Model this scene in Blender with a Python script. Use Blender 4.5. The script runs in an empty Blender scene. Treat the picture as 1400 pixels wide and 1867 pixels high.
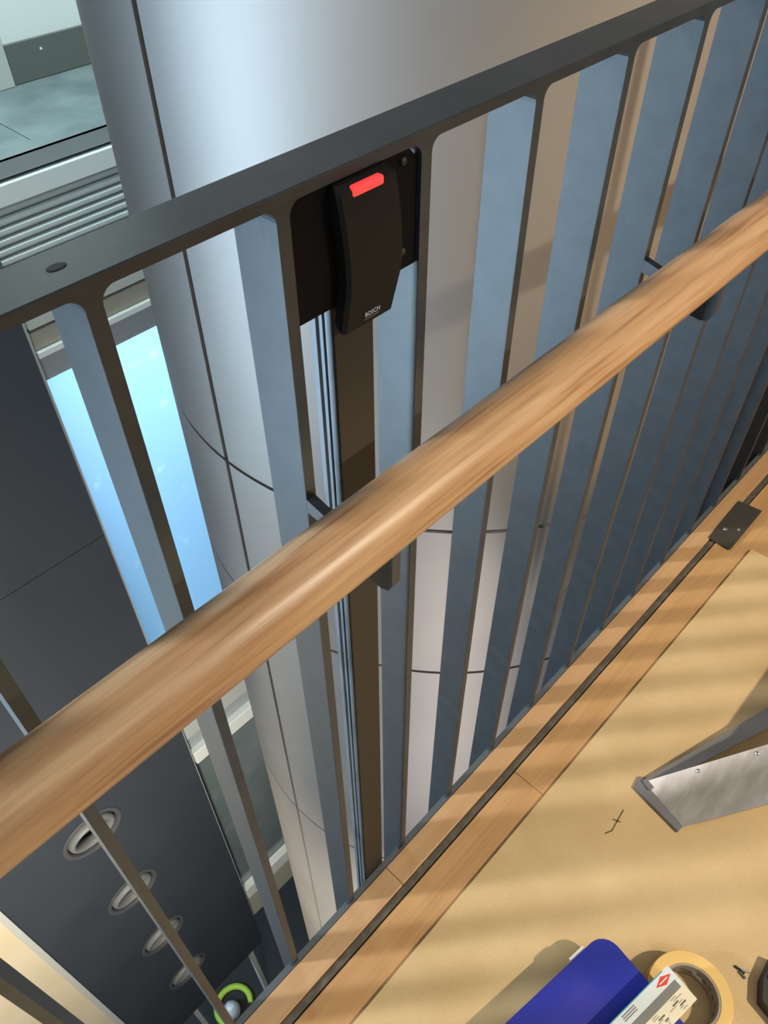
import bpy, bmesh, math, random
from mathutils import Vector, Matrix
random.seed(7)
scene = bpy.context.scene
COL = scene.collection
PI = math.pi

# ------------------------------------------------------------------ camera
CAM = Vector((0.0, -0.33, 1.36))
cd = bpy.data.cameras.new('camera')
cd.sensor_fit = 'HORIZONTAL'
cd.sensor_width = 36.0
cd.lens = 36.0 * 1453.1 / 1400.0
cd.clip_start = 0.01
cd.clip_end = 200
cam = bpy.data.objects.new('camera', cd)
COL.objects.link(cam)
M = Matrix(((0.68798151, 0.53080158, -0.49490517),
            (-0.72571419, 0.49894401, -0.47370221),
            (-0.00451191, 0.68505807, 0.72847449))).to_4x4()
M.translation = CAM
cam.matrix_world = M
scene.camera = cam

# ------------------------------------------------------------------ view, world, lights
vs = scene.view_settings
vs.view_transform = 'Standard'
vs.look = 'None'
vs.exposure = 0.0
vs.gamma = 1.0
vs.use_curve_mapping = False

world = bpy.data.worlds.new('world')
scene.world = world
world.use_nodes = True
bg = world.node_tree.nodes['Background']
bg.inputs['Color'].default_value = (0.62, 0.80, 1.0, 1)
bg.inputs['Strength'].default_value = 0.15


def aim(o, target):
    o.rotation_euler = (Vector(target) - o.location).to_track_quat('-Z', 'Y').to_euler()


def area(name, loc, target, sx, sy, power, color):
    l = bpy.data.lights.new(name, 'AREA')
    l.shape = 'RECTANGLE'
    l.size, l.size_y = sx, sy
    l.energy = power
    l.color = color
    o = bpy.data.objects.new(name, l)
    COL.objects.link(o)
    o.location = loc
    aim(o, target)
    return o


# tall glazed slot in the far left end of the atrium: cool, almost level daylight
area('atrium_glazing', (-4.1, 3.85, -1.3), (0.5, 0.0, -1.3), 1.4, 7.0, 1450, (0.56, 0.80, 1.0))
# broad dim fill added at the left to brighten the column
area('landing_fill', (-4.2, -0.4, 1.0), (1.0, 0.3, 0.8), 3.4, 3.2, 32, (0.95, 0.98, 1.0))
# hazy low sun through the same glazing
sl = bpy.data.lights.new('hazy_sun', 'SUN')
sl.energy = 1.8
sl.angle = math.radians(4.5)
sl.color = (1.0, 0.96, 0.95)
so = bpy.data.objects.new('hazy_sun', sl)
COL.objects.link(so)
so.rotation_euler = Vector((0.77, -0.64, -0.55)).to_track_quat('-Z', 'Y').to_euler()
# recessed downlight of the landing, behind and above the photographer
pl = bpy.data.lights.new('landing_downlight', 'SPOT')
pl.energy = 218
pl.color = (1.0, 0.84, 0.62)
pl.shadow_soft_size = 0.03
pl.spot_size = math.radians(95)
pl.spot_blend = 0.35
po = bpy.data.objects.new('landing_downlight', pl)
COL.objects.link(po)
po.location = (1.15, -1.85, 2.25)
aim(po, (1.15, -1.05, 0.0))
# unseen overhead fill added to lift the handrail
area('handrail_fill_top', (0.9, -0.62, 2.93), (0.9, -0.62, 0.0), 2.6, 0.4, 1.5, (1.0, 0.88, 0.72))
# second fill, added low so it brightens mostly the handrail
area('handrail_fill_low', (0.25, -0.80, 2.05), (0.25, -0.1, 0.95), 0.5, 0.5, 1.6, (1.0, 0.87, 0.70))
# light that comes up from the storey below the landing
area('lower_landing_light', (-0.3, -1.1, -2.9), (0.9, 0.4, -0.3), 1.6, 0.6, 21, (1.0, 0.90, 0.82))
# daylight behind the opal window; two fills added for the gallery and lower storeys
area('window_daylight', (2.0, 3.9, -0.2), (2.0, 2.8, -1.6), 3.0, 1.2, 80, (0.70, 0.88, 1.0))
area('gallery_fill', (1.7, 2.2, 2.5), (1.6, 3.1, 0.3), 2.2, 0.5, 75, (0.80, 1.0, 0.97))
area('lower_storey_fill', (-1.0, -0.4, -3.0), (-0.5, 2.7, -6.2), 0.8, 0.8, 175, (1.0, 0.90, 0.74))


# ------------------------------------------------------------------ materials
def mat(name, color, rough=0.5, metal=0.0, noise=None, bump=0.0, emit=None, spec=0.5, scale=(1, 1, 1)):
    """noise = (scale, detail, second colour, low, high): colour mottling"""
    m = bpy.data.materials.new(name)
    m.use_nodes = True
    nt = m.node_tree
    b = nt.nodes['Principled BSDF']
    b.inputs['Base Color'].default_value = (*color, 1)
    b.inputs['Roughness'].default_value = rough
    b.inputs['Metallic'].default_value = metal
    b.inputs['Specular IOR Level'].default_value = spec
    if emit:
        b.inputs['Emission Color'].default_value = (*emit[0], 1)
        b.inputs['Emission Strength'].default_value = emit[1]
    if noise or bump:
        tc = nt.nodes.new('ShaderNodeTexCoord')
        mp = nt.nodes.new('ShaderNodeMapping')
        mp.inputs['Scale'].default_value = scale
        nt.links.new(tc.outputs['Object'], mp.inputs['Vector'])
        n = nt.nodes.new('ShaderNodeTexNoise')
        n.inputs['Scale'].default_value = noise[0] if noise else 300
        n.inputs['Detail'].default_value = noise[1] if noise else 3
        nt.links.new(mp.outputs['Vector'], n.inputs['Vector'])
        if noise:
            r = nt.nodes.new('ShaderNodeValToRGB')
            r.color_ramp.elements[0].position = noise[3]
            r.color_ramp.elements[1].position = noise[4]
            r.color_ramp.elements[0].color = (*color, 1)
            r.color_ramp.elements[1].color = (*noise[2], 1)
            nt.links.new(n.outputs['Fac'], r.inputs['Fac'])
            nt.links.new(r.outputs['Color'], b.inputs['Base Color'])
        if bump:
            n2 = nt.nodes.new('ShaderNodeTexNoise')
            n2.inputs['Scale'].default_value = 220
            n2.inputs['Detail'].default_value = 2
            nt.links.new(tc.outputs['Object'], n2.inputs['Vector'])
            bp = nt.nodes.new('ShaderNodeBump')
            bp.inputs['Strength'].default_value = bump
            bp.inputs['Distance'].default_value = 0.001
            nt.links.new(n2.outputs['Fac'], bp.inputs['Height'])
            nt.links.new(bp.outputs['Normal'], b.inputs['Normal'])
    return m


def wood(name, stops, grain=(0.9, 24, 24), fine=(1.6, 160, 160), rough=0.42, off=0.0):
    m = bpy.data.materials.new(name)
    m.use_nodes = True
    nt = m.node_tree
    b = nt.nodes['Principled BSDF']
    b.inputs['Roughness'].default_value = rough
    tc = nt.nodes.new('ShaderNodeTexCoord')
    fac = []
    for sc, det in ((grain, 3), (fine, 4)):
        mp = nt.nodes.new('ShaderNodeMapping')
        mp.inputs['Scale'].default_value = sc
        mp.inputs['Location'].default_value = (off, off * 1.7, off * 0.6)
        nt.links.new(tc.outputs['Object'], mp.inputs['Vector'])
        n = nt.nodes.new('ShaderNodeTexNoise')
        n.inputs['Scale'].default_value = 1.6
        n.inputs['Detail'].default_value = det
        n.inputs['Roughness'].default_value = 0.55
        n.inputs['Distortion'].default_value = 0.35
        nt.links.new(mp.outputs['Vector'], n.inputs['Vector'])
        fac.append(n)
    mx = nt.nodes.new('ShaderNodeMix')
    mx.data_type = 'FLOAT'
    mx.inputs[0].default_value = 0.42
    nt.links.new(fac[0].outputs['Fac'], mx.inputs[2])
    nt.links.new(fac[1].outputs['Fac'], mx.inputs[3])
    r = nt.nodes.new('ShaderNodeValToRGB')
    els = r.color_ramp.elements
    for i, (p, c) in enumerate(stops):
        e = els[i] if i < 2 else els.new(p)
        e.position = p
        e.color = (*c, 1)
    nt.links.new(mx.outputs[0], r.inputs['Fac'])
    nt.links.new(r.outputs['Color'], b.inputs['Base Color'])
    bp = nt.nodes.new('ShaderNodeBump')
    bp.inputs['Strength'].default_value = 0.08
    bp.inputs['Distance'].default_value = 0.0008
    nt.links.new(fac[1].outputs['Fac'], bp.inputs['Height'])
    nt.links.new(bp.outputs['Normal'], b.inputs['Normal'])
    return m


PAINT = mat('painted_steel', (0.027, 0.033, 0.039), 0.38, 0.0, noise=(38, 3, (0.034, 0.041, 0.048), 0.4, 0.62), bump=0.10, spec=0.42)
PAINT2 = mat('grey_flat_bar', (0.10, 0.118, 0.135), 0.45)
PAINT_DARK = mat('dark_spot_paint', (0.018, 0.020, 0.024), 0.6)
GALV = mat('galvanised', (0.15, 0.175, 0.20), 0.45, 0.3, noise=(30, 4, (0.07, 0.09, 0.11), 0.5, 0.66), scale=(1, 1, 0.25))
BROWN = mat('dark_bronze_cover', (0.034, 0.029, 0.023), 0.55, spec=0.3)
BLACK = mat('black_plastic', (0.0075, 0.0075, 0.0075), 0.6, bump=0.15, spec=0.25)
BLACKPLATE = mat('black_plate', (0.004, 0.004, 0.005), 0.6, spec=0.1)
RED = mat('red_led', (0.9, 0.03, 0.03), 0.4, emit=((1.0, 0.055, 0.055), 0.95))
PRINT = mat('lettering', (0.42, 0.43, 0.52), 0.5)
OAK = wood('oak_handrail', [(0.36, (0.25, 0.130, 0.060)), (0.68, (0.57, 0.385, 0.215)), (0.46, (0.42, 0.245, 0.125)), (0.56, (0.48, 0.300, 0.162))], grain=(3.5, 48, 48), fine=(5, 150, 150), rough=0.36)
KERB = [wood('kerb_wood_a', [(0.3, (0.50, 0.30, 0.15)), (0.7, (0.62, 0.40, 0.22))], off=1.3),
        wood('kerb_wood_b', [(0.3, (0.48, 0.28, 0.13)), (0.7, (0.60, 0.37, 0.19))], off=4.1)]
PLANK = [wood('floor_wood_a', [(0.3, (0.44, 0.235, 0.092)), (0.7, (0.60, 0.36, 0.165))], grain=(1.2, 14, 14), off=0.7),
         wood('floor_wood_b', [(0.3, (0.46, 0.25, 0.10)), (0.7, (0.63, 0.39, 0.18))], grain=(1.2, 14, 14), off=5.7),
         wood('floor_wood_c', [(0.3, (0.41, 0.22, 0.085)), (0.7, (0.57, 0.34, 0.15))], grain=(1.2, 14, 14), off=9.2)]
STRIP = mat('steel_edging', (0.095, 0.085, 0.070), 0.5, 0.0, noise=(60, 3, (0.15, 0.135, 0.115), 0.45, 0.7))
PLATE = mat('floor_plate_steel', (0.066, 0.064, 0.053), 0.5, 0.2)
SCREW = mat('bright_screw', (0.75, 0.74, 0.70), 0.25, 1.0)
COLM = mat('column_metal', (0.49, 0.46, 0.435), 0.52, 0.85, noise=(1.5, 2, (0.55, 0.52, 0.495), 0.35, 0.65))
CORE = mat('column_core', (0.012, 0.012, 0.012), 0.8)
SHAFT = mat('shaft_grey', (0.042, 0.052, 0.066), 0.5, 0.0, noise=(1.1, 2, (0.050, 0.060, 0.075), 0.4, 0.65))
NOZ = mat('nozzle_grey', (0.22, 0.23, 0.23), 0.5)
NOZDARK = mat('nozzle_throat', (0.030, 0.034, 0.038), 0.6)
NOZRIM = mat('nozzle_rim', (0.085, 0.09, 0.095), 0.5)
WHITE = mat('white_paint', (0.82, 0.86, 0.85), 0.55)
OFFW = mat('offwhite_frame', (0.55, 0.57, 0.54), 0.5)
SPAND = mat('spandrel_grey', (0.50, 0.53, 0.53), 0.55)
GREYBAND = mat('grey_band', (0.36, 0.40, 0.42), 0.55)
BEIGEB = mat('beige_band', (0.46, 0.44, 0.36), 0.6)
LOUV = mat('louvre_grey', (0.62, 0.68, 0.68), 0.5)
GASK = mat('gasket', (0.02, 0.028, 0.032), 0.6)
SKIRT = mat('skirting_grey', (0.135, 0.145, 0.135), 0.5)
TILE = mat('stone_tile', (0.13, 0.17, 0.185), 0.4, noise=(5, 6, (0.22, 0.27, 0.285), 0.38, 0.66))
CREAM = mat('cream_wall', (0.74, 0.64, 0.44), 0.6, noise=(2, 2, (0.78, 0.68, 0.50), 0.4, 0.6))
NEARBLACK = mat('lobby_dark', (0.012, 0.014, 0.014), 0.7)
GLASSD = mat('grey_glass', (0.16, 0.205, 0.215), 0.15, 0.0, noise=(1.8, 5, (0.24, 0.29, 0.30), 0.45, 0.75))
LIME = mat('lime_rubber', (0.42, 0.62, 0.06), 0.5)
BAGW = mat('white_plastic', (0.70, 0.74, 0.80), 0.4)
POSTW = mat('white_post', (0.60, 0.62, 0.58), 0.5)
BLUE = mat('blue_binder_board', (0.018, 0.030, 0.33), 0.42, noise=(14, 3, (0.040, 0.040, 0.34), 0.4, 0.7), spec=0.25)
BLUED = mat('blue_ring', (0.012, 0.012, 0.11), 0.35)
PAPER = mat('paper', (0.80, 0.79, 0.76), 0.7)
TAPE = mat('masking_tape', (0.86, 0.58, 0.20), 0.55)
TAPEIN = mat('tape_core_card', (0.36, 0.32, 0.26), 0.75)
MARK = mat('grey_mark', (0.12, 0.11, 0.10), 0.7)
CARDW = mat('carton_white', (0.70, 0.76, 0.76), 0.45)
CARDT = mat('carton_teal', (0.03, 0.30, 0.42), 0.45)
CARDG = mat('carton_grey', (0.20, 0.20, 0.19), 0.5)
CARDC = mat('carton_cream', (0.84, 0.76, 0.56), 0.5)
CARDR = mat('carton_red', (0.72, 0.05, 0.035), 0.45)
ALU = mat('worn_aluminium', (0.52, 0.48, 0.43), 0.42, 0.45, noise=(22, 5, (0.66, 0.62, 0.57), 0.42, 0.68), scale=(1, 3, 1))
ALUDARK = mat('aluminium_flange', (0.40, 0.40, 0.40), 0.4, 0.8)
RUBBER = mat('grey_rubber', (0.17, 0.17, 0.19), 0.6)
TOOLB = mat('black_tool', (0.018, 0.017, 0.016), 0.5)
WALLC = mat('warm_wall', (0.22, 0.19, 0.15), 0.7)
CEIL = mat('ceiling_white', (0.6, 0.56, 0.5), 0.7)
PENCIL = mat('pencil_line', (0.14, 0.10, 0.055), 0.8)


def chipboard():
    m = bpy.data.materials.new('hardboard')
    m.use_nodes = True
    nt = m.node_tree
    L = nt.links.new
    b = nt.nodes['Principled BSDF']
    b.inputs['Roughness'].default_value = 0.5
    tc = nt.nodes.new('ShaderNodeTexCoord')
    n1 = nt.nodes.new('ShaderNodeTexNoise')
    n1.inputs['Scale'].default_value = 7
    n1.inputs['Detail'].default_value = 5
    L(tc.outputs['Object'], n1.inputs['Vector'])
    r = nt.nodes.new('ShaderNodeValToRGB')
    r.color_ramp.elements[0].position = 0.3
    r.color_ramp.elements[1].position = 0.72
    r.color_ramp.elements[0].color = (0.585, 0.415, 0.205, 1)
    r.color_ramp.elements[1].color = (0.70, 0.52, 0.28, 1)
    L(n1.outputs['Fac'], r.inputs['Fac'])
    n2 = nt.nodes.new('ShaderNodeTexNoise')
    n2.inputs['Scale'].default_value = 420
    n2.inputs['Detail'].default_value = 2
    L(tc.outputs['Object'], n2.inputs['Vector'])
    r2 = nt.nodes.new('ShaderNodeValToRGB')
    r2.color_ramp.elements[0].position = 0.30
    r2.color_ramp.elements[1].position = 0.42
    r2.color_ramp.elements[0].color = (0.84, 0.82, 0.79, 1)
    r2.color_ramp.elements[1].color = (1, 1, 1, 1)
    L(n2.outputs['Fac'], r2.inputs['Fac'])
    mx = nt.nodes.new('ShaderNodeMix')
    mx.data_type = 'RGBA'
    mx.blend_type = 'MULTIPLY'
    mx.inputs[0].default_value = 1.0
    L(r.outputs['Color'], mx.inputs[6])
    L(r2.outputs['Color'], mx.inputs[7])
    prev = mx.outputs[2]
    # two scuffs with a shape of their own
    for (x, y, rad) in ((1.181, -0.166, 0.024), (1.052, -0.185, 0.045), (1.02, -0.2, 0.03)):
        vd = nt.nodes.new('ShaderNodeVectorMath')
        vd.operation = 'DISTANCE'
        vd.inputs[1].default_value = (x, y, 0.009)
        L(tc.outputs['Object'], vd.inputs[0])
        ns = nt.nodes.new('ShaderNodeTexNoise')
        ns.inputs['Scale'].default_value = 55
        ns.inputs['Detail'].default_value = 4
        L(tc.outputs['Object'], ns.inputs['Vector'])
        ma = nt.nodes.new('ShaderNodeMath')
        ma.operation = 'MULTIPLY_ADD'
        ma.inputs[1].default_value = -rad * 1.6
        L(ns.outputs['Fac'], ma.inputs[0])
        L(vd.outputs['Value'], ma.inputs[2])
        mr = nt.nodes.new('ShaderNodeMapRange')
        mr.inputs[1].default_value = -rad * 0.75
        mr.inputs[2].default_value = rad * 0.02
        mr.inputs[3].default_value = 0.42
        mr.inputs[4].default_value = 0.0
        L(ma.outputs['Value'], mr.inputs[0])
        mm = nt.nodes.new('ShaderNodeMix')
        mm.data_type = 'RGBA'
        mm.inputs[7].default_value = (0.25, 0.20, 0.135, 1)
        L(mr.outputs[0], mm.inputs[0])
        L(prev, mm.inputs[6])
        prev = mm.outputs[2]
    L(prev, b.inputs['Base Color'])
    return m


SHEET = chipboard()


def opal():
    m = bpy.data.materials.new('opal_glass')
    m.use_nodes = True
    nt = m.node_tree
    for n in list(nt.nodes):
        if n.type == 'BSDF_PRINCIPLED':
            nt.nodes.remove(n)
    out = [n for n in nt.nodes if n.type == 'OUTPUT_MATERIAL'][0]
    tr = nt.nodes.new('ShaderNodeBsdfTranslucent')
    gl = nt.nodes.new('ShaderNodeBsdfGlossy')
    gl.inputs['Roughness'].default_value = 0.25
    gl.inputs['Color'].default_value = (0.8, 0.9, 1, 1)
    ms = nt.nodes.new('ShaderNodeMixShader')
    ms.inputs[0].default_value = 0.06
    tc = nt.nodes.new('ShaderNodeTexCoord')
    n = nt.nodes.new('ShaderNodeTexNoise')
    n.inputs['Scale'].default_value = 9
    n.inputs['Detail'].default_value = 5
    r = nt.nodes.new('ShaderNodeValToRGB')
    r.color_ramp.elements[0].position = 0.62
    r.color_ramp.elements[1].position = 0.72
    r.color_ramp.elements[0].color = (0.66, 0.83, 0.97, 1)
    r.color_ramp.elements[1].color = (0.80, 0.93, 1.0, 1)
    nt.links.new(tc.outputs['Object'], n.inputs['Vector'])
    nt.links.new(n.outputs['Fac'], r.inputs['Fac'])
    nt.links.new(r.outputs['Color'], tr.inputs['Color'])
    nt.links.new(tr.outputs[0], ms.inputs[1])
    nt.links.new(gl.outputs[0], ms.inputs[2])
    nt.links.new(ms.outputs[0], out.inputs['Surface'])
    return m


OPAL = opal()


# ------------------------------------------------------------------ geometry helpers
def bm_box(x0, x1, y0, y1, z0, z1, bev=0.0, seg=2, bm=None):
    own = bm is None
    bm = bm or bmesh.new()
    r = bmesh.ops.create_cube(bm, size=1.0)
    for v in r['verts']:
        v.co = Vector(((x0 + x1) / 2 + v.co.x * (x1 - x0), (y0 + y1) / 2 + v.co.y * (y1 - y0), (z0 + z1) / 2 + v.co.z * (z1 - z0)))
    if bev and own:
        bmesh.ops.bevel(bm, geom=list(bm.edges), offset=bev, segments=seg, profile=0.5, affect='EDGES')
    return bm


def bm_prism(poly, axis, a, b, bev=0.0):
    """poly of 2D points in the plane normal to axis, extruded from a to b"""
    bm = bmesh.new()

    def mk(p, t):
        return {'x': (t, p[0], p[1]), 'y': (p[0], t, p[1]), 'z': (p[0], p[1], t)}[axis]
    A = [bm.verts.new(mk(p, a)) for p in poly]
    B = [bm.verts.new(mk(p, b)) for p in poly]
    n = len(poly)
    bm.faces.new(A)
    bm.faces.new(list(reversed(B)))
    for i in range(n):
        j = (i + 1) % n
        bm.faces.new((A[i], B[i], B[j], A[j]))
    bmesh.ops.recalc_face_normals(bm, faces=bm.faces)
    if bev:
        bmesh.ops.bevel(bm, geom=list(bm.edges), offset=bev, segments=2, profile=0.5, affect='EDGES')
    return bm


def bm_lathe(profile, n, closed=True, bm=None, close_profile=False):
    """profile of (r, z) spun about z"""
    bm = bm or bmesh.new()
    rings = []
    for r, z in profile:
        rings.append([bm.verts.new((r * math.cos(2 * PI * i / n), r * math.sin(2 * PI * i / n), z)) for i in range(n)])
    m = len(rings)
    for k in range(m if close_profile else m - 1):
        a, b = rings[k], rings[(k + 1) % m]
        for i in range(n):
            j = (i + 1) % n
            bm.faces.new((a[i], a[j], b[j], b[i]))
    if closed and not close_profile:
        if profile[0][0] > 1e-6:
            bm.faces.new(list(reversed(rings[0])))
        if profile[-1][0] > 1e-6:
            bm.faces.new(rings[-1])
    bmesh.ops.recalc_face_normals(bm, faces=bm.faces)
    return bm


def bm_tube(pts, rad, n=10, cap=True):
    bm = bmesh.new()
    pts = [Vector(p) for p in pts]
    rings = []
    up = Vector((0, 0, 1))
    for i, p in enumerate(pts):
        t = (pts[min(i + 1, len(pts) - 1)] - pts[max(i - 1, 0)]).normalized()
        s = t.cross(up)
        if s.length < 1e-4:
            s = t.cross(Vector((1, 0, 0)))
        s.normalize()
        u = s.cross(t)
        rr = rad[i] if isinstance(rad, (list, tuple)) else rad
        rings.append([bm.verts.new(p + (s * math.cos(2 * PI * k / n) + u * math.sin(2 * PI * k / n)) * rr) for k in range(n)])
    for a, b in zip(rings, rings[1:]):
        for k in range(n):
            bm.faces.new((a[k], a[(k + 1) % n], b[(k + 1) % n], b[k]))
    if cap:
        bm.faces.new(list(reversed(rings[0])))
        bm.faces.new(rings[-1])
    bmesh.ops.recalc_face_normals(bm, faces=bm.faces)
    return bm


def mesh_of(name, bm, m, smooth=False):
    me = bpy.data.meshes.new(name)
    bm.to_mesh(me)
    bm.free()
    me.materials.append(m)
    if smooth:
        for p in me.polygons:
            p.use_smooth = True
        try:
            me.set_sharp_from_angle(angle=math.radians(35))
        except Exception:
            pass
    return me


def wloc(o):
    l = Vector((0, 0, 0))
    while o is not None:
        l += o.location
        o = o.parent
    return l


def put(name, me, parent=None, loc=(0, 0, 0)):
    o = bpy.data.objects.new(name, me)
    COL.objects.link(o)
    o.location = loc
    if parent is not None:
        o.parent = parent
    return o


def part(name, bm, m, parent, smooth=False):
    """bm in world coordinates, parent an unrotated Empty or part"""
    if parent is not None:
        bm.transform(Matrix.Translation(-wloc(parent)))
    return put(name, mesh_of(name, bm, m, smooth), parent)


def tag(o, label=None, cat=None, group=None, kind=None):
    if label:
        o['label'] = label
    if cat:
        o['category'] = cat
    if group:
        o['group'] = group
    if kind:
        o['kind'] = kind
    return o


def empty(name, loc, label=None, cat=None, group=None, kind=None):
    o = bpy.data.objects.new(name, None)
    o.empty_display_size = 0.05
    COL.objects.link(o)
    o.location = loc
    return tag(o, label, cat, group, kind)


def xf(bm, mtx):
    bm.transform(mtx)
    return bm


# ------------------------------------------------------------------ landing floor
X0, X1 = -1.2, 3.9
fl = part('floor', bm_box(X0, X1, -3.0, -0.004, -0.50, -0.010), STRIP, None)
tag(fl, 'timber landing floor inside the steel balustrade', kind='structure')
# floor boards running along the balustrade; only those beside the loose sheet show
plank_y = [-0.056 - 0.130 * k for k in range(24)]
for k, y1 in enumerate(plank_y):
    y0 = max(y1 - 0.1295, -3.0)
    cuts = {0: [X0, 0.62, 2.35, X1], 1: [X0, 1.45, X1]}.get(k, [X0, 0.4 + 0.55 * (k % 4), X1])
    for q in range(len(cuts) - 1):
        part('floor_board', bm_box(cuts[q] + 0.0004, cuts[q + 1] - 0.0004, y0, y1, -0.0098, 0.0015, 0.0006, 1), PLANK[(k + q) % 3], fl)
kerb = empty('trim_1', (0, -0.022, -0.0098), 'pale timber edge strip along the foot of the balustrade', kind='structure')
for a, b, m in ((X0, 0.3398, KERB[0]), (0.3404, 1.86, KERB[1]), (1.8606, X1, KERB[0])):
    part('edge_board', bm_box(a, b, -0.0415, -0.0035, -0.0097, 0.006, 0.0012, 2), m, kerb)
strip = part('trim_2', bm_box(X0, X1, -0.0535, -0.0420, -0.0098, 0.0005, 0.001, 1), STRIP, None)
tag(strip, 'dark steel edging strip between timber kerb and floorboards', kind='structure')
# room behind the photographer
w = part('wall_rear', bm_box(X0, X1, -3.12, -3.0, -0.3, 2.95), WALLC, None)
tag(w, 'warm rear wall of the landing behind the viewer', kind='structure')
w = part('ceiling', bm_box(X0, X1, -3.12, -0.2, 2.95, 3.1), CEIL, None)
tag(w, 'pale landing ceiling', kind='structure')

# steel plate screwed on the edging
fp = empty('floor_plate', (1.44, -0.064, 0.0015), 'dark flat steel plate with two bright screws at floor edge', 'plate')
part('plate', bm_prism([(1.362, -0.038), (1.363, -0.091), (1.522, -0.089), (1.516, -0.034)], 'z', 0.0062, 0.0092, 0.0006), PLATE, fp)
part('packing', bm_prism([(1.366, -0.056), (1.367, -0.088), (1.518, -0.086), (1.514, -0.056)], 'z', 0.0015, 0.0061), PLATE, fp)
for x, y, r in ((1.4131, -0.0535, 0.0065), (1.4304, -0.0769, 0.0042)):
    s = bm_lathe([(r, 0.0), (r * 0.9, 0.0015), (r * 0.4, 0.0026), (0.0005, 0.003)], 12)
    part('screw', xf(s, Matrix.Translation((x, y, 0.0093))), SCREW, fp, True)

# loose protective sheet
sh = empty('cover_sheet', (0.8, -0.8, 0.0016), 'light brown hardboard sheet covering the landing floor', 'board')
part('sheet', bm_prism([(-0.9, -0.1150), (1.396, -0.1242), (1.412, -0.40), (1.43, -2.2), (-0.9, -2.2)], 'z', 0.0017, 0.0085, 0.0008), SHEET, sh)


def floor_mark(pts, wid):
    for (a, b) in pts:
        a = Vector((a[0], a[1], 0.00852))
        b = Vector((b[0], b[1], 0.00852))
        t = (b - a).normalized()
        n = Vector((-t.y, t.x, 0)) * wid / 2
        poly = [(a + n).to_2d(), (b + n).to_2d(), (b - n).to_2d(), (a - n).to_2d()]
        part('pencil_mark', bm_prism([tuple(p) for p in poly], 'z', 0.00855, 0.0088), PENCIL, sh)


floor_mark([((0.645, -0.240), (0.690, -0.235)), ((0.663, -0.230), (0.668, -0.243)), ((0.633, -0.234), (0.645, -0.240))], 0.0022)

# ------------------------------------------------------------------ balustrade
BX = [0.1516 + 0.12045 * i for i in range(-4, 30)]
bal = empty('balustrade', (1.2, 0.02, -0.06), 'dark grey steel balustrade of flat upright bars with round oak handrail', 'railing')
part('top_rail', bm_box(X0, X1, 0.0, 0.0375, 1.1572, 1.1652, 0.0009, 2), PAINT, bal)
part('bottom_rail', bm_box(X0, X1, -0.0028, 0.0080, -0.055, 0.0035, 0.0008, 1), PAINT2, bal)


def fin_mesh():
    t, d, zt, zb, f = 0.0098, 0.041, 1.1575, -0.14, 0.009
    poly = [(-t, zb), (0, zb)]
    n = 5
    for k in range(n + 1):                      # weld fillet right
        a = PI - (PI / 2) * k / n
        poly.append((f + f * math.cos(a), zt - f + f * math.sin(a)))
    for k in range(n + 1):                      # weld fillet left
        a = PI / 2 - (PI / 2) * k / n
        poly.append((-t - f + f * math.cos(a), zt - f + f * math.sin(a)))
    bm = bm_prism(poly, 'y', 0.0004, d)
    bmesh.ops.bevel(bm, geom=[e for e in bm.edges if abs(e.verts[0].co.x - e.verts[1].co.x) < 1e-6 and abs(e.verts[0].co.y - e.verts[1].co.y) < 1e-6 and abs(e.verts[0].co.z - e.verts[1].co.z) > 0.5], offset=0.0009, segments=2, profile=0.5, affect='EDGES')
    return mesh_of('baluster', bm, PAINT)


FM = fin_mesh()
for x in BX:
    put('baluster', FM, bal, Vector((x - 0.0012, 0, 0)) - bal.location)
# weld stubs at the foot of each bar
wb = bm_prism([(-0.004, 0.0), (0.0, 0.0), (0.0, 0.006)], 'y', 0.001, 0.0078)
WM = mesh_of('weld', wb, PAINT)
for x in BX:
    put('weld', WM, bal, Vector((x - 0.0112, 0, 0.0030)) - bal.location)
# filled plug marks on the rail
for x, y, r in ((0.1415, 0.0191, 0.0042),):
    b = bm_lathe([(r, 0), (r, 0.0004), (r * 0.8, 0.0006)], 16)
    b.transform(Matrix.Translation((x, y, 1.1651)) @ Matrix.Diagonal((1.25, 0.8, 1, 1)))
    part('plug', b, PAINT_DARK, bal)
# oak handrail: a round section
HY, HZ, HR = -0.0725, 0.9588, 0.0252
prof = []
for k in range(36):
    a = 2 * PI * k / 36
    prof.append((HY + HR * math.cos(a), HZ + HR * math.sin(a)))
part('handrail', bm_prism(prof, 'x', X0, X1), OAK, bal, True)
# brackets: flat hooks in line with every fourth bar
bp = [(0.006, 0.9315), (-0.018, 0.926), (-0.040, 0.926), (-0.055, 0.938), (-0.088, 0.938), (-0.0875, 0.902), (-0.0835, 0.8935), (-0.076, 0.8905), (-0.064, 0.8915), (-0.050, 0.899), (-0.026, 0.9135), (0.006, 0.9165)]
bb = bm_prism([(y, z) for y, z in bp], 'x', -0.0085, 0.0)
BM_ = mesh_of('bracket', bb, PAINT)
for x in [0.2713 + 0.4818 * k for k in range(-2, 8)]:
    put('bracket', BM_, bal, Vector((x - 0.0016, 0, 0)) - bal.location)

# ------------------------------------------------------------------ card reader and its post
cr = empty('card_reader', (0.325, 0.0, 1.05), 'black card reader with red light bar hung under the top rail', 'reader')
part('back_plate', bm_prism([(0.2712, 1.0755), (0.3810, 1.0755), (0.3810, 1.1475), (0.3720, 1.1568), (0.2800, 1.1568), (0.2712, 1.1475)], 'y', 0.0035, 0.0075), BLACKPLATE, cr)
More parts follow.
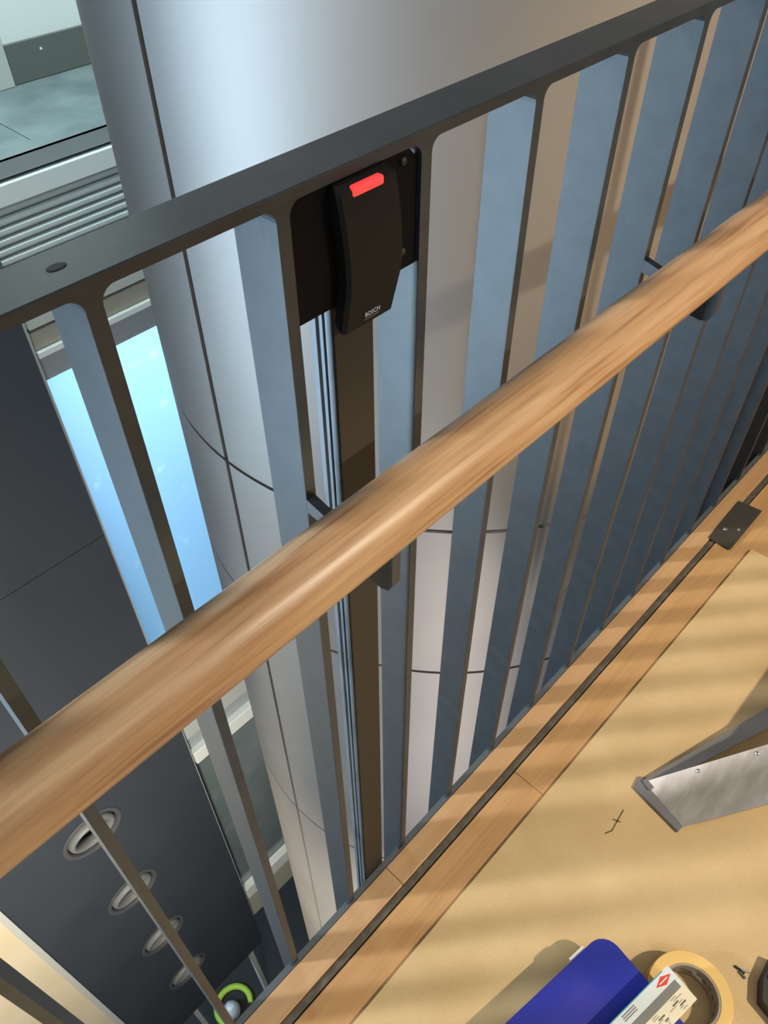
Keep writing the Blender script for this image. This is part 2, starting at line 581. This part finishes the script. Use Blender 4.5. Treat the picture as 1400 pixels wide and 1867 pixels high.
# housing: width profile (front view) and a bulging front (side view)
rows = [  # z, x_left, x_right, y_front
    (1.1562, 0.3040, 0.3470, -0.0030), (1.1525, 0.3011, 0.3505, -0.0080), (1.1380, 0.3028, 0.3525, -0.0088),
    (1.1180, 0.3050, 0.3550, -0.0092), (1.0960, 0.3059, 0.3563, -0.0092), (1.0850, 0.3050, 0.3540, -0.0090),
    (1.0720, 0.3025, 0.3500, -0.0084), (1.0600, 0.3004, 0.3464, -0.0078)]
hb = bmesh.new()
rv = []
for z, xl, xr, yf in rows:
    c = 0.003
    rv.append([hb.verts.new(p) for p in ((xl + 0.002, 0.0033, z + (0.004 if z < 1.065 else 0)), (xl, yf + c, z), (xl + c * 0.6, yf, z), (xr - c * 0.6, yf, z), (xr, yf + c, z), (xr, 0.0033, z + (0.004 if z < 1.065 else 0)))])
for a, b in zip(rv, rv[1:]):
    for k in range(6):
        hb.faces.new((a[k], a[(k + 1) % 6], b[(k + 1) % 6], b[k]))
hb.faces.new(rv[0])
hb.faces.new(list(reversed(rv[-1])))
bmesh.ops.recalc_face_normals(hb, faces=hb.faces)
hou = part('housing', hb, BLACK, cr, True)
tag(part('light_bar', bm_box(0.3118, 0.3374, -0.0094, -0.0020, 1.1490, 1.1548, 0.0014, 2), RED, hou), 'glowing red light bar')


def text_part(name, s, size, m, parent, origin, rx, rz=0.0, depth=0.0002, align='LEFT'):
    c = bpy.data.curves.new(name, 'FONT')
    c.body = s
    c.size = size
    c.extrude = depth
    c.align_x = align
    t = bpy.data.objects.new(name, c)
    COL.objects.link(t)
    bpy.context.view_layer.update()
    me = bpy.data.meshes.new_from_object(t.evaluated_get(bpy.context.evaluated_depsgraph_get()))
    bpy.data.objects.remove(t)
    me.materials.clear()
    me.materials.append(m)
    mt = Matrix.Translation(Vector(origin) - wloc(parent)) @ Matrix.Rotation(rz, 4, 'Z') @ Matrix.Rotation(rx, 4, 'X')
    me.transform(mt)
    return put(name, me, parent)


text_part('lettering', 'BOSCH', 0.0044, PRINT, hou, (0.3185, -0.0090, 1.0660), PI / 2)
part('underline', bm_box(0.3185, 0.3325, -0.0087, -0.0075, 1.0636, 1.0640), MARK, hou)
for z in (1.150, 1.0895):
    s = bm_lathe([(0.0030, 0), (0.0026, 0.002), (0.0012, 0.003)], 10)
    s.transform(Matrix.Translation((0.3665, 0.0034, z)) @ Matrix.Rotation(PI / 2, 4, 'X'))
    part('screw', s, TOOLB, cr)

cp = empty('cable_post', (0.325, 0.02, -0.13), 'slim galvanised strut with dark bronze front cover below the card reader', 'post')
part('cover', bm_box(0.3063, 0.3440, 0.0085, 0.0105, -0.13, 1.150, 0.0005, 1), BROWN, cp)
ch = bm_prism([(0.3061, 0.0107), (0.3438, 0.0107), (0.3438, 0.0320), (0.3061, 0.0320), (0.3061, 0.0270), (0.3081, 0.0258), (0.3081, 0.0170), (0.3061, 0.0158)], 'z', -0.13, 1.150)
part('channel', ch, GALV, cp)
part('channel_lip', bm_box(0.3066, 0.3080, 0.0205, 0.0225, -0.13, 1.150), GALV, cp)

# ------------------------------------------------------------------ metal-clad column
CX, CY, CR = 1.556, 0.898, 0.80
colm = empty('column', (CX, CY, -11.2), 'large round column clad in brushed metal panels behind the balustrade', 'column')
b = bm_lathe([(CR - 0.03, -11.2), (CR - 0.03, 4.2)], 96)
part('core', xf(b, Matrix.Translation((CX, CY, 0))), CORE, colm, True)
hz = [4.2, 0.045, -0.533, -1.970, -3.93, -5.9, -7.85, -9.8, -11.2]
seam0 = 178.6
for bi in range(len(hz) - 1):
    z1, z0 = hz[bi] - 0.0055, hz[bi + 1] + 0.0055
    for q in range(3):
        a0 = seam0 + 120 * q + 0.55
        a1 = seam0 + 120 * (q + 1) - 0.55
        n = 60
        bm = bmesh.new()
        lo, li, ho, hi = [], [], [], []
        for k in range(n + 1):
            a = math.radians(a0 + (a1 - a0) * k / n)
            c, s = math.cos(a), math.sin(a)
            for lst, r, z in ((lo, CR, z0), (li, CR - 0.02, z0), (ho, CR, z1), (hi, CR - 0.02, z1)):
                lst.append(bm.verts.new((CX + c * r, CY + s * r, z)))
        for k in range(n):
            bm.faces.new((lo[k], lo[k + 1], ho[k + 1], ho[k]))
            bm.faces.new((hi[k], hi[k + 1], li[k + 1], li[k]))
            bm.faces.new((ho[k], ho[k + 1], hi[k + 1], hi[k]))
            bm.faces.new((li[k], li[k + 1], lo[k + 1], lo[k]))
        bm.faces.new((lo[0], ho[0], hi[0], li[0]))
        bm.faces.new((lo[n], li[n], hi[n], ho[n]))
        bmesh.ops.recalc_face_normals(bm, faces=bm.faces)
        part('panel', bm, COLM, colm, True)

# ------------------------------------------------------------------ far side of the atrium
FY = 2.67
# dark service shaft with air nozzles
shaft = empty('wall_far', (0.24, FY + 0.08, -9.05), 'dark grey panelled service shaft wall with round air nozzles', kind='structure')
nz = [(0.150, -4.24), (0.155, -5.44), (0.190, -6.63), (0.190, -7.86)]
nz = [(0.165, z) for _, z in nz]
part('backing', bm_box(-0.525, 0.995, FY + 0.14, FY + 0.16, -9.05, 4.2), GASK, shaft)


def panel_with_holes(x0, x1, z0, z1, holes):
    me = mesh_of('shaft_panel', bm_box(x0, x1, FY, FY + 0.03, z0, z1), SHAFT)
    o = put('shaft_panel', me)
    cut = []
    for (hx, hz_) in holes:
        cb = bm_lathe([(0.195, -0.2), (0.195, 0.2)], 48)
        cb.transform(Matrix.Translation((hx, FY, hz_)) @ Matrix.Rotation(PI / 2, 4, 'X'))
        c = put('cutter', mesh_of('cutter', cb, SHAFT))
        md = o.modifiers.new('cut', 'BOOLEAN')
        md.operation = 'DIFFERENCE'
        md.solver = 'EXACT'
        md.object = c
        cut.append(c)
    if cut:
        bpy.context.view_layer.update()
        new = bpy.data.meshes.new_from_object(o.evaluated_get(bpy.context.evaluated_depsgraph_get()))
        o.modifiers.clear()
        o.data = new
        for c in cut:
            bpy.data.objects.remove(c)
    o.data.transform(Matrix.Translation(-shaft.location))
    o.parent = shaft


zj = [4.2, 1.74, -1.775, -5.31, -9.05]
for a, b in zip(zj, zj[1:]):
    for xa, xb in ((-0.53, 0.1635), (0.1675, 1.0)):
        panel_with_holes(xa, xb, b + 0.002, a - 0.002, [h for h in nz if b < h[1] < a])
part('edge_frame', bm_box(-0.578, -0.532, FY - 0.02, FY + 0.16, -9.05, 4.2), OFFW, shaft)
# nozzles: flange ring, ball ring, dark throat
prn = Matrix.Rotation(PI / 2, 4, 'X')
RINGM = mesh_of('flange', xf(bm_lathe([(0.186, -0.02), (0.222, -0.02), (0.226, 0.004), (0.214, 0.010), (0.196, 0.006), (0.188, -0.004)], 48, close_profile=True), prn), NOZRIM, True)
tor = []
for k in range(14):
    a = 2 * PI * k / 14
    tor.append((0.156 + 0.024 * math.cos(a), -0.015 + 0.042 * math.sin(a)))
BALLM = mesh_of('ball_ring', xf(bm_lathe(tor, 48, close_profile=True), Matrix.Translation((0, 0.015, -0.01)) @ Matrix.Rotation(math.radians(9), 4, 'X') @ prn), NOZ, True)
THRM = mesh_of('throat', xf(bm_lathe([(0.19, -0.02), (0.19, -0.10), (0.10, -0.13), (0.001, -0.132)], 40, closed=False), prn), NOZDARK, True)
names = ['uppermost round air nozzle on the dark shaft wall', 'second round air nozzle from the top on the shaft wall',
         'third round air nozzle from the top on the shaft wall', 'lowest round air nozzle on the dark shaft wall']
for (x, z), lb in zip(nz, names):
    n = empty('air_nozzle', (x, FY, z), lb, 'air nozzle', 'air nozzles down the shaft wall')
    put('flange', RINGM, n)
    put('ball_ring', BALLM, n)
    put('throat', THRM, n)

# glazed facade to the right of the shaft
FX0, FX1 = 1.03, 3.9
fac = empty('wall_facade', (2.4, FY + 0.1, -8.3), 'stacked window bands and pale spandrels beyond the column', kind='structure')


def band(name, z0, z1, y0, y1, m, bev=0.0):
    return part(name, bm_box(FX0, FX1, y0, y1, z0, z1, bev, 1), m, fac)


YF = FY + 0.04
part('mullion', bm_box(1.002, 1.018, YF - 0.02, YF + 0.10, -8.2, -0.40), OFFW, fac)
part('gasket', bm_box(1.019, 1.029, YF + 0.01, YF + 0.10, -8.0, -0.62), GASK, fac)
# gallery slab edge with ribs
band('slab_edge', 0.060, 0.125, YF, YF + 0.08, GREYBAND)
band('edge_shadow_gap', 0.046, 0.058, YF + 0.02, YF + 0.08, GASK)
band('fascia', -0.035, 0.045, YF - 0.01, YF + 0.08, WHITE, 0.004)
k = 0
z = -0.040
while z > -0.47:
    pz = 0.0375
    poly = [(YF + 0.06, z), (YF + 0.012, z), (YF + 0.002, z - 0.006), (YF + 0.002, z - 0.018), (YF + 0.013, z - 0.030), (YF + 0.06, z - 0.0365)]
    part('louvre_slat', bm_prism(poly, 'x', FX0, FX1), LOUV, fac)
    z -= pz
band('louvre_backing', -0.50, -0.036, YF + 0.062, YF + 0.08, GREYBAND)
band('head_rail', -0.545, -0.495, YF - 0.01, YF + 0.08, OFFW, 0.004)
band('head_gap', -0.565, -0.548, YF + 0.03, YF + 0.08, GASK)
band('head_band', -0.655, -0.567, YF + 0.01, YF + 0.08, BEIGEB, 0.003)
band('head_bead', -0.690, -0.657, YF - 0.005, YF + 0.08, WHITE, 0.004)
band('reveal_shade', -0.815, -0.692, YF + 0.02, YF + 0.08, GREYBAND)  # pale reveal over the window, its grey shading put into the colour
w1 = empty('window_1', (2.4, YF + 0.06, -3.25), 'tall frosted window glowing pale blue with daylight', kind='structure')
part('pane', bm_box(FX0, FX1, YF + 0.055, YF + 0.062, -3.25, -0.817), OPAL, w1)
band('spandrel', -4.16, -3.26, YF + 0.01, YF + 0.10, SPAND)
band('spandrel_base_band', -4.33, -4.165, YF + 0.03, YF + 0.10, GREYBAND)  # darker grey band between spandrel and ledge
band('ledge', -4.50, -4.335, YF - 0.03, YF + 0.10, WHITE, 0.006)
w2 = empty('window_2', (2.4, YF + 0.06, -7.4), 'grey green window pane low down beside the shaft', kind='structure')
part('pane', bm_box(FX0, FX1, YF + 0.06, YF + 0.07, -7.45, -4.51), GLASSD, w2)
band('sill', -7.66, -7.46, YF - 0.01, YF + 0.10, WHITE, 0.006)
band('plinth', -8.20, -7.67, YF - 0.02, YF + 0.10, BEIGEB, 0.006)
# unseen white box added to enclose the lamp light behind the frosted window
part('light_box_back', bm_box(FX0, FX1, 4.3, 4.32, -3.3, 0.0), WHITE, fac)
part('light_box_floor', bm_box(FX0, FX1, YF + 0.11, 4.3, -3.32, -3.28), WHITE, fac)
part('light_box_side', bm_box(0.94, 0.985, YF + 0.16, 4.3, -3.3, -0.06), WHITE, fac)

# gallery opposite: tiled floor, skirting, white wall
GZ = 0.125
gal = part('floor', bm_box(0.2, FX1, YF + 0.085, 3.36, -0.05, GZ - 0.012), GASK, None)
tag(gal, 'stone tiled gallery floor on the far side of the atrium', kind='structure')
tx = [0.2, 0.62, 1.33, 2.05, 2.76, 3.9]
for a, b in zip(tx, tx[1:]):
    for ya, yb in ((YF + 0.086, 3.02), (3.024, 3.36)):
        part('tile', bm_box(a + 0.002, b - 0.002, ya, yb, GZ - 0.0115, GZ, 0.001, 1), TILE, gal)
part('edge_trim', bm_box(0.2, FX1, YF, YF + 0.083, GZ - 0.010, GZ + 0.002, 0.002, 1), TILE, gal)
gw = part('wall_gallery', bm_box(0.2, FX1, 3.375, 3.5, GZ - 0.2, 2.6), WHITE, None)
tag(gw, 'white gallery wall above dark skirting', kind='structure')
sk = part('baseboard_gallery', bm_box(1.582, FX1, 3.36, 3.374, GZ + 0.0005, GZ + 0.155, 0.002, 1), SKIRT, None)
tag(sk, 'dark grey skirting board at foot of white gallery wall', kind='structure')
d = bm_lathe([(0.006, 0), (0.005, 0.002)], 10)
part('fixing', xf(d, Matrix.Translation((1.74, 3.36, GZ + 0.11)) @ Matrix.Rotation(PI / 2, 4, 'X')), WHITE, sk)
tr = part('trim_3', bm_box(1.50, 1.575, 3.345, 3.374, GZ + 0.0005, 2.3, 0.003, 1), OFFW, None)
tag(tr, 'pale upright door lining beside the gallery skirting', kind='structure')

# cream wall left of the shaft, dark lobby below
cw = part('wall_left', bm_box(-4.0, -0.585, FY + 0.03, FY + 0.15, -11.2, -3.0), CREAM, None)
tag(cw, 'cream wall left of the dark shaft in the lower storeys', kind='structure')
lf = part('floor', bm_box(-4.0, 4.0, -0.3, 5.0, -11.3, -11.2), NEARBLACK, None)
tag(lf, 'almost black floor of the lobby far below', kind='structure')
lb = part('wall_lobby', bm_box(-4.0, 4.0, 5.0, 5.1, -11.2, -7.0), NEARBLACK, None)
tag(lb, 'almost black rear wall of the lobby far below', kind='structure')
uw = part('wall_blocker', bm_box(-1.60, -0.585, FY + 0.03, FY + 0.15, -2.99, 4.2), SHAFT, None)  # out of view, added to block light from the left on the column
tag(uw, 'unseen upper wall added left of the shaft to shade the column', kind='structure')
uw = part('wall_blocker', bm_box(-2.85, -1.605, FY + 0.03, FY + 0.15, -2.99, 2.05), SHAFT, None)  # added extension, cuts the glazing light that reaches the column
tag(uw, 'unseen lower wall added to hold the glazing light off the column', kind='structure')
dr = empty('door_1', (0.42, FY + 0.05, -11.2), 'dark doorway with two pale jambs under the shaft', kind='structure')
for x in (0.0, 0.825):
    part('jamb', bm_box(x - 0.028, x + 0.028, FY + 0.02, FY + 0.10, -11.2, -9.06, 0.004, 1), POSTW, dr)
part('lintel', bm_box(-0.5, 0.995, FY + 0.05, FY + 0.12, -9.09, -9.052), GASK, dr)

# lime hose loop and white sack on the lobby floor
hose = []
for k in range(33):
    a = math.radians(222 - 262 * k / 32)
    hose.append((0.40 + 0.235 * math.cos(a), 2.95 + 0.22 * math.sin(a), -11.2 + 0.045))
ho = part('hose_loop', bm_tube(hose, [0.042 if 1 < k < 31 else 0.036 for k in range(33)], 12), LIME, None, True)
tag(ho, 'bright lime green looped tube on the dark lobby floor', 'hose')
sk_ = bm_lathe([(0.13, 0.0), (0.15, 0.05), (0.15, 0.16), (0.12, 0.25), (0.06, 0.30), (0.002, 0.31)], 20)
rng = random.Random(3)
for v in sk_.verts:
    v.co.x *= 1 + rng.uniform(-0.05, 0.05)
    v.co.y *= 1 + rng.uniform(-0.05, 0.05)
sk_.transform(Matrix.Translation((0.345, 2.905, -11.2)) @ Matrix.Diagonal((0.72, 0.72, 1.0, 1)))
so_ = part('white_sack', sk_, BAGW, None, True)
tag(so_, 'small white sack beside the lime green tube below', 'sack')

# ------------------------------------------------------------------ step ladder corner
lad = empty('ladder', (0.73, -0.27, 0.0088), 'worn aluminium ladder leg with grey rubber foot on the hardboard', 'ladder')
D = Vector((0.603, -0.573, 0.556)).normalized()
F1 = Vector((0.748, -0.229, 0.0105))
F2 = Vector((0.723, -0.318, 0.0105))
W = (F2 - F1)
N = W.cross(D).normalized()
if N.z < 0:
    N = -N


def skew_box(p, w, l0, l1, t0, t1, floor=None):
    """prism along D between l0 and l1, spanned by w, thickness t0..t1 along N"""
    bm = bmesh.new()
    vs_ = []
    for l in (l0, l1):
        for (s, t) in ((0, t0), (1, t0), (1, t1), (0, t1)):
            q = p + w * s + N * t + D * l
            if floor is not None and l == l0:       # trim the end on the floor plane
                q = q + D * ((floor - q.z) / D.z)
            vs_.append(bm.verts.new(q))
    a, b = vs_[:4], vs_[4:]
    bm.faces.new(a)
    bm.faces.new(list(reversed(b)))
    for i in range(4):
        j = (i + 1) % 4
        bm.faces.new((a[i], b[i], b[j], a[j]))
    bmesh.ops.recalc_face_normals(bm, faces=bm.faces)
    return bm


web = part('stile', skew_box(F1, W, 0.012, 1.3, -0.003, 0.0, 0.016), ALU, lad)
part('flange', skew_box(F1, W * 0.03, 0.012, 1.3, -0.028, -0.0031, 0.016), ALUDARK, lad)
part('flange', skew_box(F2 - W * 0.03, W * 0.03, 0.012, 1.3, -0.028, -0.0031, 0.016), ALUDARK, lad)
ft = bm_prism([tuple((F1 + Vector((-0.014, 0.002, 0))).to_2d()), tuple((F1 + Vector((0.012, 0.006, 0))).to_2d()), tuple((F2 + Vector((0.014, -0.006, 0))).to_2d()), tuple((F2 + Vector((-0.006, -0.004, 0))).to_2d())], 'z', 0.0088, 0.0155, 0.0015)
part('rubber_foot', ft, RUBBER, lad)
# tread that leaves the leg just outside the picture, and the strap below it
part('tread', bm_box(0.945, 1.30, -0.485, -0.405, 0.150, 0.178, 0.002, 1), ALU, lad)
A = Vector((0.752, -0.232, 0.016))
B = Vector((1.06, -0.352, 0.034))
t = (B - A).normalized()
u = Vector((t.y, -t.x, 0)).normalized()
bm = bmesh.new()
q = [A, B + u * -0.012, B + u * 0.022, A + u * 0.018]
lowv = [bm.verts.new(v) for v in q]
hiv = [bm.verts.new(v + Vector((0, 0, 0.004))) for v in q]
bm.faces.new(list(reversed(lowv)))
bm.faces.new(hiv)
for i in range(4):
    j = (i + 1) % 4
    bm.faces.new((lowv[i], lowv[j], hiv[j], hiv[i]))
bmesh.ops.recalc_face_normals(bm, faces=bm.faces)
part('strap', bm, ALUDARK, lad)
for l in (0.10, 0.20):
    c = F1 + W * 0.10 + D * l + N * 0.0003
    s = bm_lathe([(0.004, 0), (0.0035, 0.0012), (0.0015, 0.002)], 10)
    s.transform(Matrix.Translation(c) @ N.to_track_quat('Z', 'Y').to_matrix().to_4x4())
    part('rivet', s, SCREW, lad, True)

# ------------------------------------------------------------------ binder, tape, carton on the sheet
ZS = 0.0087
bi = empty('ring_binder', (0.33, -0.45, ZS), 'blue ring binder with rounded corners lying on the hardboard', 'binder')
e1 = Vector((-0.985, 0.172, 0))
e2 = Vector((-0.172, -0.985, 0))
C0 = Vector((0.4815, -0.3165, 0))


def rounded(l, wd, r, inset=0.0):
    pts = []
    cs = [(inset + r, r, PI, 1.5 * PI), (l - r, r, 1.5 * PI, 2 * PI), (l - r, wd - r, 0, PI / 2), (inset + r, wd - r, PI / 2, PI)]
    for cx, cy, a0, a1 in cs:
        for k in range(7):
            a = a0 + (a1 - a0) * k / 6
            x, y = cx + r * math.cos(a), cy + r * math.sin(a)
            p = C0 + e1 * x + e2 * y
            pts.append((p.x, p.y))
    return pts


part('lower_cover', bm_prism(rounded(0.315, 0.28, 0.028, 0.032), 'z', ZS, ZS + 0.003, 0.0005), BLUE, bi)
part('upper_cover', bm_prism(rounded(0.315, 0.28, 0.028), 'z', 0.0665, 0.0695, 0.0007), BLUE, bi)
pg = []
for x, y in ((0.045, 0.004), (0.31, 0.004), (0.31, 0.24), (0.045, 0.24)):
    p = C0 + e1 * x + e2 * y
    pg.append((p.x, p.y))
part('pages', bm_prism(pg, 'z', ZS + 0.0032, 0.0662), PAPER, bi)
sp = []
for x, y in ((0.03, 0.277), (0.285, 0.277), (0.285, 0.280), (0.03, 0.280)):
    p = C0 + e1 * x + e2 * y
    sp.append((p.x, p.y))
part('spine', bm_prism(sp, 'z', ZS + 0.0031, 0.0664), BLUE, bi)
tb = []
for x, y in ((0.040, -0.005), (0.068, -0.005), (0.068, 0.010), (0.040, 0.010)):
    p = C0 + e1 * x + e2 * y
    tb.append((p.x, p.y))
part('divider_tab', bm_prism(tb, 'z', 0.0635, 0.0663), PAPER, bi)
hc = Vector((0.412, -0.415, 0.0697))
b = bm_lathe([(0.0165, 0), (0.0215, 0), (0.0215, 0.0012), (0.0165, 0.0012)], 32, close_profile=True)
part('finger_ring', xf(b, Matrix.Translation(hc)), BLUED, bi, True)

tp = empty('tape_roll', (0.500, -0.4538, ZS), 'yellow masking tape roll lying flat beside the blue binder', 'tape')
TC = Vector((0.500, -0.4538, 0))
b = bm_lathe([(0.0425, ZS), (0.0600, ZS), (0.0600, 0.0475), (0.0592, 0.0485), (0.0432, 0.0485), (0.0425, 0.0475)], 56, close_profile=True)
part('tape_winding', xf(b, Matrix.Translation(TC)), TAPE, tp, True)
b = bm_lathe([(0.0395, ZS), (0.0424, ZS), (0.0424, 0.0480), (0.0395, 0.0480)], 56, close_profile=True)
core = part('core', xf(b, Matrix.Translation(TC)), TAPEIN, tp, True)
for k in range(9):
    a = math.radians(-75 + 16 * k)
    mk = bm_box(-0.0004, 0.0, -0.0032, 0.0032, 0.024 + 0.004 * (k % 2), 0.028 + 0.004 * (k % 2))
    mk.transform(Matrix.Translation(TC) @ Matrix.Rotation(a, 4, 'Z') @ Matrix.Translation((0.0394, 0, 0)))
    part('print_mark', mk, MARK, core)
# loose end of the tape curling off the roll
cv = []
for k in range(9):
    a = math.radians(100 + 9 * k)
    r = 0.0605 + 0.0012 * k
    cv.append((TC.x + r * math.cos(a), TC.y + r * math.sin(a)))
bm = bmesh.new()
lo = [bm.verts.new((x, y, ZS + 0.001)) for x, y in cv]
hi = [bm.verts.new((x + 0.004 * (k / 8), y, 0.047 - 0.012 * (k / 8))) for k, (x, y) in enumerate(cv)]
for k in range(8):
    bm.faces.new((lo[k], lo[k + 1], hi[k + 1], hi[k]))
bmesh.ops.solidify(bm, geom=list(bm.faces), thickness=0.0003)
part('loose_end', bm, TAPE, tp, True)

ct = empty('carton', (0.42, -0.42, 0.0707), 'slim white and cream carton with red diamond lying across binder and tape', 'carton')
ax = Vector((-0.985, 0.172, 0)).normalized()
sd = Vector((-ax.y, ax.x, 0))
if sd.y > 0:
    sd = -sd
E0 = Vector((0.4925, -0.4065, 0.0))
ZT0, ZT1 = 0.0708, 0.1000


def cbox(s0, s1, l0, l1, z0, z1):
    poly = []
    for l, s in ((l0, s0), (l1, s0), (l1, s1), (l0, s1)):
        p = E0 + ax * l + sd * s
        poly.append((p.x, p.y))
    return bm_prism(poly, 'z', z0, z1)


body = part('body', cbox(0.0, 0.052, 0.0, 0.20, ZT0, ZT1), CARDC, ct)
part('white_panel', cbox(0.0012, 0.0175, 0.0, 0.20, ZT1, ZT1 + 0.0003), CARDW, body)
part('teal_edge', cbox(-0.0003, 0.0012, 0.012, 0.20, ZT0 + 0.002, ZT1 + 0.0003), CARDT, body)
part('grey_band', cbox(0.0177, 0.0290, 0.006, 0.20, ZT1, ZT1 + 0.0003), CARDG, body)
part('grey_end', cbox(0.0190, 0.0300, -0.0003, 0.0, ZT0 + 0.004, ZT1 - 0.002), CARDG, body)
part('white_flap', cbox(0.0177, 0.0300, 0.0, 0.0058, ZT1, ZT1 + 0.0004), CARDW, body)
ctr = E0 + ax * 0.020 + sd * 0.0095
poly = [(ctr + ax * a + sd * b_) for a, b_ in ((-0.015, 0.0), (0.0, -0.006), (0.015, 0.0), (0.0, 0.006))]
lg = part('red_diamond', bm_prism([(p.x, p.y) for p in poly], 'z', ZT1 + 0.0003, ZT1 + 0.0005), CARDR, body)
part('diamond_bar', cbox(0.0088, 0.0102, 0.012, 0.028, ZT1 + 0.0005, ZT1 + 0.0006), CARDW, body)
rg = random.Random(11)
for i in range(7):
    s = 0.0310 + i * 0.0028
    l = 0.012 + rg.uniform(0, 0.02)
    while l < 0.17:
        ln = rg.uniform(0.004, 0.016)
        th = 0.0011 if i not in (2, 4) else 0.0019
        part('print_line', cbox(s, s + th, l, min(l + ln, 0.19), ZT1, ZT1 + 0.0002), MARK if i in (2, 4) else TAPEIN, body)
        l += ln + rg.uniform(0.003, 0.03)
for i in range(3):
    part('print_line', cbox(0.004 + i * 0.003, 0.0055 + i * 0.003, 0.075, 0.10, ZT1 + 0.0003, ZT1 + 0.0005), CARDG, body)

# small metal scrap and the black tool at the right edge
ms = empty('cable_clip', (0.597, -0.494, ZS), 'tiny dark metal clip lying alone on the hardboard', 'clip')
for dx, dy, a, l, m in ((0, 0, 0.5, 0.016, TOOLB), (0.003, -0.005, 0.9, 0.018, SCREW), (-0.004, -0.006, 0.2, 0.012, MARK)):
    b = bm_box(-l / 2, l / 2, -0.0018, 0.0018, 0.0, 0.003, 0.0006, 1)
    b.transform(Matrix.Translation((0.597 + dx, -0.494 + dy, ZS)) @ Matrix.Rotation(a - 2.0, 4, 'Z'))
    part('wire', b, m, ms)
tl = empty('hand_tool', (0.61, -0.545, ZS), 'black and silver tool head at the right picture edge', 'tool')
part('head', bm_prism([(0.640, -0.518), (0.640, -0.56), (0.56, -0.58), (0.572, -0.533), (0.60, -0.521)], 'z', ZS, ZS + 0.022, 0.002), TOOLB, tl)
part('jaw', bm_prism([(0.630, -0.524), (0.630, -0.552), (0.60, -0.556), (0.606, -0.528)], 'z', ZS + 0.0222, ZS + 0.028, 0.0015), SCREW, tl)
